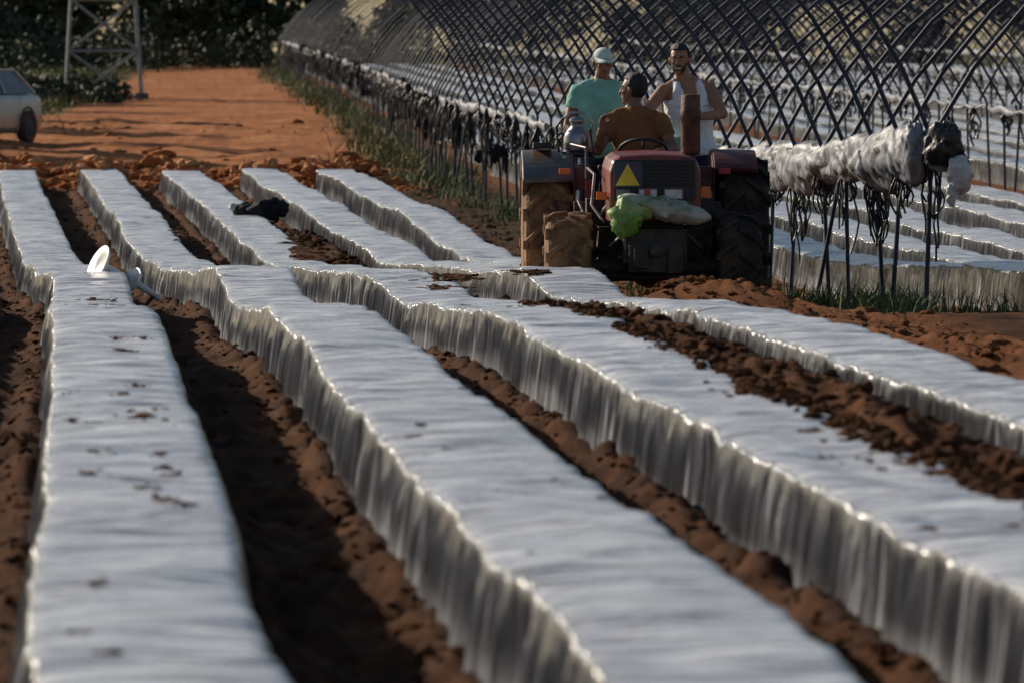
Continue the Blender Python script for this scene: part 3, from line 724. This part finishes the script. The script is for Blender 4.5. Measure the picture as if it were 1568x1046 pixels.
for s_ in(-1,1): b.tube([(s_*.35,2.2,.55),(s_*.4,2.7,.6)],.03,M_iron,8);b.tube([(s_*.7,2.62,.3),(s_*.7,2.62,1.25)],.022,M_iron,8);b.box((s_*.55,3.35,.30),(.08,.7,.5),M_iron)
b.tube([(-.7,2.62,1.25),(.7,2.62,1.25)],.022,M_iron,8);b.tube([(-.5,3.6,.62),(.5,3.6,.62)],.12,M_roll,16)
b.box((.27,2.5,1.35),(.2,.25,.32),mat('pale_teal_plastic',(.25,.42,.40),.5,0,.2,6,.1))
b.obj('rear_implement',TS,False,.008)
# ------------------------------------------------------------------ people
M_skin=mat('tanned_skin',(.34,.165,.095),.5,0,.15,12,.05,.4)
M_skin2=mat('dark_tanned_skin',(.22,.105,.062),.5,0,.15,12,.05,.4)
M_hair=mat('black_hair',(.012,.009,.008),.6,0,.3,60,.5)
M_eye=mat('eye_white',(.6,.58,.55),.3,0,.05,5,0)
M_lip=mat('lips',(.16,.06,.045),.5,0,.1,5,0)
M_teeth=mat('teeth',(.7,.68,.62),.3,0,.05,5,0)
M_teal=mat('mint_polo_cloth',(.24,.50,.40),.85,0,.15,9,.4,.2,bscale=12)
M_brown=mat('brown_polo_cloth',(.22,.09,.037),.85,0,.2,9,.4,.2,bscale=12)
M_tank=mat('white_cotton',(.78,.78,.80),.85,0,.08,9,.4,.2,bscale=12)
M_jean=mat('denim',(.04,.055,.11),.85,0,.3,20,.3,.2)
M_cap=mat('pale_mint_cap',(.54,.64,.56),.8,0,.1,9,.2,.2)
M_shoe=mat('leather_boot',(.05,.03,.02),.6,0,.3,9,.2)
def basis(fd,up=(0,0,1)):
    f=Vector(fd).normalized();u_=Vector(up);r=f.cross(u_).normalized();u_=r.cross(f).normalized()
    return Matrix((( r.x,f.x,u_.x),(r.y,f.y,u_.y),(r.z,f.z,u_.z)))
def hand(b,w,dv,pn,m,curl=.9,side=1):
    w=Vector(w);f=Vector(dv).normalized();p=Vector(pn);p=(p-f*p.dot(f)).normalized();r=f.cross(p).normalized()*side
    Rm=Matrix(((r.x,f.x,p.x),(r.y,f.y,p.y),(r.z,f.z,p.z)))
    b.ell(w+f*.045,(.042,.055,.017),m,rot=Rm,nu=14,nv=10)
    for i,(off,L,rt) in enumerate(((-.030,.070,.0095),(-.010,.080,.010),(.010,.076,.0098),(.029,.060,.0085))):
        a=0;q=w+f*.082+r*off;P_=[w+f*.05+r*off*.8,q]
        for sg in range(3):
            a+=curl*(.45 if sg==0 else .6)
            q=q+(f*math.cos(a)+p*math.sin(a))*L*(.45,.32,.23)[sg];P_.append(q)
        b.tube(P_,[rt*1.05,rt*1.1,rt,rt*.95,rt*.8],m,8)
    q=w+f*.02-r*.026;P_=[q]
    for sg in range(3):
        q=q+(f*(.65+.25*sg)-r*(.65-.35*sg)+p*(.25+.25*sg*curl)).normalized()*(.032,.024,.020)[sg];P_.append(q)
    b.tube(P_,[.013,.0125,.011,.009],m,8)
def person(name,loc,sc,J,fd,skin,shirt,sleeve,hairkind,expr,torso_yaw=0,hands=None,beard=False,cap=False,hup=(0,0,1)):
    E=empty(name,loc,(0,0,0),sc)
    hip=Vector(J['hip']);chest=Vector(J['chest']);neck=Vector(J['neck']);head=Vector(J['head'])
    Ry=Matrix.Rotation(torso_yaw,3,'Z')
    def torso(b,m,g,zt=1.0,g2=0):
        rs=[]
        for t,rx,ry in((-.12,.155,.115),(0,.165,.12),(.2,.150,.108),(.45,.165,.115),(.62,.178,.120),(.76,.176,.108),(.86,.145,.090),(.94,.085,.068),(1.0,.060,.058)):
            if t>zt: break
            c=hip.lerp(chest,min(1,t/.6)) if t<.6 else chest.lerp(neck,(t-.6)/.4)
            gg=g+(g2 if t<.1 else 0)
            rs.append((c,rx+gg,ry+gg))
        V=[];F=[];n=24
        for c,rx,ry in rs:
            for j in range(n):
                a=2*math.pi*j/n;cc=math.cos(a);sn=math.sin(a)
                V.append(c+Ry@Vector((rx*math.copysign(abs(cc)**.85,cc),ry*math.copysign(abs(sn)**.85,sn),0)))
        for i in range(len(rs)-1):
            for j in range(n):F.append((i*n+j,i*n+(j+1)%n,(i+1)*n+(j+1)%n,(i+1)*n+j))
        F.append(tuple(range(n-1,-1,-1)));F.append(tuple((len(rs)-1)*n+j for j in range(n)))
        b.add(V,F,m)
    def limb(b,ps,rs,m,n=12,ends=True):
        P_=[];R_=[]
        for i in range(len(ps)-1):
            for t in (0,.33,.66): P_.append(Vector(ps[i]).lerp(Vector(ps[i+1]),t));bul=1+.07*math.sin(t*math.pi);R_.append((rs[i]*(1-t)+rs[i+1]*t)*bul)
        P_.append(Vector(ps[-1]));R_.append(rs[-1]);b.tube(P_,R_,m,n)
        q=list(zip(ps,rs))
        if not ends:q=q[:-1]
        for p,r in q: b.ell(p,(r,r,r),m,nu=12,nv=8)
    body=MB();torso(body,skin,0)
    limb(body,[neck-Vector((0,0,.04)),neck+(head-neck)*.6],[.062,.054],skin)
    for s_ in 'LR':
        body.tube([neck+Vector((0,0,.03)),neck.lerp(Vector(J['sh'+s_]),.5)+Vector((0,0,.01)),J['sh'+s_]],[.05,.05,.048],skin,10)
    for s_ in 'LR':
        sh,el,wr=J['sh'+s_],J['el'+s_],J['wr'+s_]
        limb(body,[sh,el,wr],[.056,.041,.028],skin)
        dv=Vector(wr)-Vector(el);hn=(hands or {}).get(s_,{})
        hand(body,Vector(wr)+dv.normalized()*.005,hn.get('dir',dv),hn.get('pn',(0,0,-1)),skin,hn.get('curl',.9),hn.get('side',1))
        hp,kn,an=J['hp'+s_],J['kn'+s_],J['an'+s_]
        limb(body,[hp,kn,an],[.085,.058,.04],skin)
    H=basis(fd,hup)
    def hp_(x_,f_,z_): return head+H@Vector((x_,f_,z_))
    body.ell(hp_(0,-.012,.025),(.074,.092,.093),skin,rot=H,nu=24,nv=16)
    body.ell(hp_(0,.022,-.045),(.055,.066,.068),skin,rot=H,nu=20,nv=14)
    body.ell(hp_(0,.062,-.092),(.024,.022,.02),skin,rot=H)
    body.ell(hp_(0,.068,.028),(.05,.016,.012),skin,rot=H)
    body.tube([hp_(0,.076,.022),hp_(0,.094,-.008),hp_(0,.104,-.028),hp_(0,.086,-.036)],[.009,.011,.015,.010],skin,10)
    for s_ in(-1,1):
        body.ell(hp_(s_*.077,-.008,-.005),(.010,.02,.032),skin,rot=H,nu=12,nv=8)
        body.ell(hp_(s_*.036,.062,-.022),(.02,.016,.017),skin,rot=H,nu=12,nv=8)
    body.obj('body',E,True,remesh=.0075,sm=3)
    fc=MB()
    for s_ in(-1,1):
        fc.ell(hp_(s_*.031,.078,.008),(.0125,.008,.0050),M_eye,rot=H,nu=12,nv=8);fc.ell(hp_(s_*.031,.0845,.008),(.0055,.004,.0050),M_hair,rot=H,nu=10,nv=6)
        fc.tube([hp_(s_*.014,.086,.024),hp_(s_*.032,.084,.029),hp_(s_*.052,.071,.023)],[.004,.0055,.003],M_hair,6)
    if expr=='smile':
        fc.tube([hp_(-.026,.072,-.054),hp_(-.012,.085,-.060),hp_(.012,.085,-.060),hp_(.026,.072,-.054)],[.003,.0065,.0065,.003],M_teeth,8)
        fc.tube([hp_(-.031,.072,-.049),hp_(0,.090,-.053),hp_(.031,.072,-.049)],[.004,.0045,.004],M_lip,8);fc.tube([hp_(-.03,.070,-.058),hp_(0,.087,-.070),hp_(.03,.070,-.058)],[.004,.0055,.004],M_lip,8)
    else:
        fc.tube([hp_(-.025,.076,-.060),hp_(0,.088,-.057),hp_(.025,.076,-.060)],[.003,.0065,.003],M_lip,8)
    if beard:
        fc.ell(hp_(0,.020,-.042),(.060,.0715,.075),M_hair,rot=H,nu=44,nv=32,keep=lambda q:(q.z<.02 and q.y>-.03 and not(q.y>.035 and abs(q.x)<.030+max(0,(q.z+.03))*.6 and q.z>-.036)))
        fc.tube([hp_(-.034,.072,-.050),hp_(-.018,.090,-.040),hp_(.018,.090,-.040),hp_(.034,.072,-.050)],[.004,.006,.006,.004],M_hair,8)
    fc.obj('face',E,True)
    h=MB()
    if cap:
        h.ell(hp_(0,-.014,.030),(.083,.103,.088),M_cap,rot=H,nu=28,nv=18,keep=lambda q:q.z>.0)
        V=[]
        for i,t in enumerate(np.linspace(-1.1,1.1,13)):
            o_=.075*math.cos(t*1.3)
            V.append(hp_(.084*math.sin(t),-.014+.098*math.cos(t),.036));V.append(hp_(.080*math.sin(t),-.014+.098*math.cos(t)+o_,.018-.012*abs(t)));V.append(hp_(.080*math.sin(t),-.014+.098*math.cos(t)+o_,.023-.012*abs(t)));V.append(hp_(.084*math.sin(t),-.014+.097*math.cos(t),.043))
        F=[]
        for i in range(12):
            for j in range(4):F.append((i*4+j,i*4+(j+1)%4,i*4+4+(j+1)%4,i*4+4+j))
        F.append((0,1,2,3));F.append((51,50,49,48));h.add(V,F,M_cap)
        h.ell(hp_(0,-.02,.02),(.080,.094,.09),M_hair,rot=H,nu=28,nv=18,keep=lambda q:q.z<.03 and q.y<-.015 and q.z>-.07)
    else:
        def kh(q):
            line=.052 if q.y>.03 else (-.012 if q.y>-.005 else -.085)
            return q.z>line
        def dh(q):
            n_=q.normalized();return q*(1+.07*float(vn(n_.x*7+3,n_.z*7+n_.y*6)))
        h.ell(hp_(0,-.018,.030),(.084,.102,.106),M_hair,rot=H,nu=40,nv=30,keep=kh,defm=dh)
    ho=h.obj('cap' if cap else 'hair',E,True);sd=ho.modifiers.new('t','SOLIDIFY');sd.thickness=.007
    s=MB()
    if shirt!='tank':
        torso(s,M_teal if shirt=='teal' else M_brown,.017,.95,.02);mm=s.mats[0]
        for s_ in 'LR':
            sh=Vector(J['sh'+s_]);el=Vector(J['el'+s_]);e2=sh.lerp(el,sleeve)
            s.tube([neck+Vector((0,0,-.005)),neck.lerp(sh,.5)+Vector((0,0,.008)),sh],[.060,.062,.062],mm,12)
            limb(s,[sh,e2],[.066,.064],mm,ends=False)
        s.tube([neck-Vector((0,-.005,.05)),neck+Vector((0,.004,.02)),neck+Vector((0,.006,.038))],[.085,.072,.074],mm,16)
    else:
        torso(s,M_tank,.017,.79,.02);mm=M_tank
        for s_ in 'LR':
            sh=Vector(J['sh'+s_]);c=neck.lerp(sh,.50)
            top=c+Vector((0,0,.040))
            for yy in(-1,1):
                b0=chest.lerp(neck,.25)+Ry@Vector(((-1 if s_=='L' else 1)*.090,yy*.085,0))
                m1=chest.lerp(neck,.70)+Ry@Vector(((-1 if s_=='L' else 1)*.095,yy*.085,0))
                s.tube([b0,m1,top],[.055,.038,.030],mm,12)
    so=s.obj('shirt',E,True,remesh=.009,sm=2)
    tx=bpy.data.textures.new('folds','CLOUDS');tx.noise_scale=.07
    dm=so.modifiers.new('d','DISPLACE');dm.texture=tx;dm.strength=.026;dm.mid_level=.45
    t=MB()
    for s_ in 'LR':
        hp,kn,an=Vector(J['hp'+s_]),Vector(J['kn'+s_]),Vector(J['an'+s_])
        limb(t,[hp,kn,kn.lerp(an,.93)],[.092,.074,.062],M_jean)
    t.ell(hip+Vector((0,0,-.03)),(.168,.125,.10),M_jean)
    t.obj('trousers',E,True,remesh=.012,sm=2)
    f=MB()
    for s_ in 'LR':
        an=Vector(J['an'+s_]);tf=Vector((0,-1,0))
        f.tube([an-tf*.06+Vector((0,0,-.04)),an+tf*.06+Vector((0,0,-.045)),an+tf*.15+Vector((0,0,-.055)),an+tf*.19+Vector((0,0,-.06))],[.042,.048,.042,.025],M_shoe,12);f.tube([an+Vector((0,0,.06)),an+Vector((0,0,-.05))],[.05,.05],M_shoe,12)
    f.obj('boots',E,True)
    return E
J1=dict(hip=(0,0,.95),chest=(0,-.02,1.22),neck=(0,-.01,1.47),head=(0.01,-.035,1.635),
 shL=(-.185,0,1.405),elL=(-.265,-.06,1.14),wrL=(-.17,-.24,1.03),shR=(.185,0,1.405),elR=(.26,-.05,1.14),wrR=(.19,-.24,1.03),
 hpL=(-.09,0,.9),knL=(-.12,-.02,.49),anL=(-.13,.02,.09),hpR=(.09,0,.9),knR=(.12,-.02,.49),anR=(.13,.02,.09))
person('man_in_cap',(4.70,49.55,.10),1.12,J1,(.10,-1,-.12),M_skin2,'teal',.5,'c','calm',hands={'L':dict(pn=(0,-.3,-1),side=1),'R':dict(pn=(0,-.3,-1),side=-1)},cap=True)
J3=dict(hip=(.05,0,.95),chest=(.03,-.03,1.22),neck=(-.01,-.02,1.47),head=(-.055,-.05,1.64),
 shL=(-.18,-.03,1.395),elL=(-.34,-.20,1.22),wrL=(-.27,-.40,1.20),shR=(.185,-.02,1.415),elR=(.27,-.20,1.22),wrR=(.05,-.38,1.20),
 hpL=(-.05,0,.9),knL=(-.08,-.03,.49),anL=(-.10,.02,.09),hpR=(.14,0,.9),knR=(.17,-.02,.49),anR=(.18,.02,.09))
person('man_in_tank_top',(5.43,49.45,.12),1.12,J3,(-.25,-1,-.06),M_skin,'tank',.5,'h','smile',torso_yaw=R(12),hands={'L':dict(dir=(-.25,-.8,-.35),pn=(0,-.3,-1),side=1,curl=.5),'R':dict(pn=(-.6,-.1,-.6),side=-1)},beard=True)
J2=dict(hip=(.05,0,0),chest=(.03,.0,.27),neck=(.0,.02,.53),head=(-.015,.02,.70),
 shL=(-.175,.05,.465),elL=(-.29,-.08,.24),wrL=(-.275,-.20,.40),shR=(.185,-.04,.465),elR=(.27,-.20,.26),wrR=(.10,-.40,.22),
 hpL=(-.06,-.02,-.02),knL=(-.20,-.42,.03),anL=(-.22,-.52,-.34),hpR=(.14,-.04,-.02),knR=(.24,-.42,.03),anR=(.24,-.52,-.34))
person('tractor_driver',(4.90,48.60,.91),1.13,J2,(-.85,.42,.02),M_skin2,'brown',.55,'h','calm',torso_yaw=R(-14),hands={'L':dict(dir=(.1,-.15,.95),pn=(.6,-.5,0),side=-1,curl=1.2),'R':dict(dir=(-.5,-.8,0),pn=(-.2,-.3,-1),side=-1,curl=1.2)},hup=(.05,0,1))
# ------------------------------------------------------------------ small things in the rows
M_wp=mat('white_enamel',(.80,.78,.72),.35,0,.08,6,.05)
def funnel(x,y,z,r,nrm):
    b=MB();b.lathe([(.02,-.10),(.025,-.05),(r*.35,-.02),(r*.9,.02),(r,.04),(r*.97,.045),(r*.6,.01),(.0,-.0)],(x,y,z),nrm,M_wp,32)
    nn_=Vector(nrm).normalized();c=Vector((x,y,z))
    b.tube([c-nn_*.04,c-nn_*.22],[.03,.022],M_wp,12);b.ell(c-nn_*.24,(.035,.035,.035),M_wp)
    b.tube([c-nn_*.2,Vector((x-.02,y+.05,z-.3))],[.015,.015],M_iron,8)
    return b.obj('white_funnel',None,True)
funnel(.31,44.4,.36,.155,(-.85,-.35,.45))
funnel(.56,44.1,.24,.11,(-.75,-.45,.50))
d_=69.;xx=2.38
lump('dark_plastic_sack',[((xx+.10,d_,float(base(d_))+.42),(.22,.18,.16),M_scr,2),((xx-.15,d_+.1,float(base(d_))+.40),(.14,.13,.12),M_scr,7),((xx+.28,d_-.05,float(base(d_))+.46),(.08,.08,.10),M_scr,11),((xx-.31,d_+.1,float(base(d_))+.46),(.05,.05,.05),M_wbag,5)])
# ------------------------------------------------------------------ light, sky, camera
az=R(44);el=R(25)
Sv=Vector((-math.sin(az)*math.cos(el),math.cos(az)*math.cos(el),math.sin(el)))
sun=bpy.data.lights.new('sun','SUN');sun.energy=5.0;sun.angle=R(.5);sun.color=(1,.88,.72)
so=bpy.data.objects.new('sun',sun);so.rotation_euler=Sv.to_track_quat('Z','Y').to_euler();col_link(so)
w=bpy.data.worlds.new('World');scene.world=w;w.use_nodes=True;nt=w.node_tree
sk=nt.nodes.new('ShaderNodeTexSky');sk.sky_type='NISHITA';sk.sun_disc=False;sk.sun_elevation=el;sk.sun_rotation=2*math.pi-az
nt.links.new(sk.outputs[0],nt.nodes['Background'].inputs[0]);nt.nodes['Background'].inputs[1].default_value=.08
cam=bpy.data.cameras.new('camera');co=bpy.data.objects.new('camera',cam);col_link(co);scene.camera=co
co.location=(0,0,2.0);co.rotation_euler=(R(90-2.88),0,R(-4.52));cam.lens=200;cam.sensor_width=36;cam.clip_end=5000;cam.clip_start=.5
cam.dof.use_dof=True;cam.dof.focus_distance=46.5;cam.dof.aperture_fstop=5.6
scene.view_settings.view_transform='Standard';scene.view_settings.look='None';scene.view_settings.exposure=0
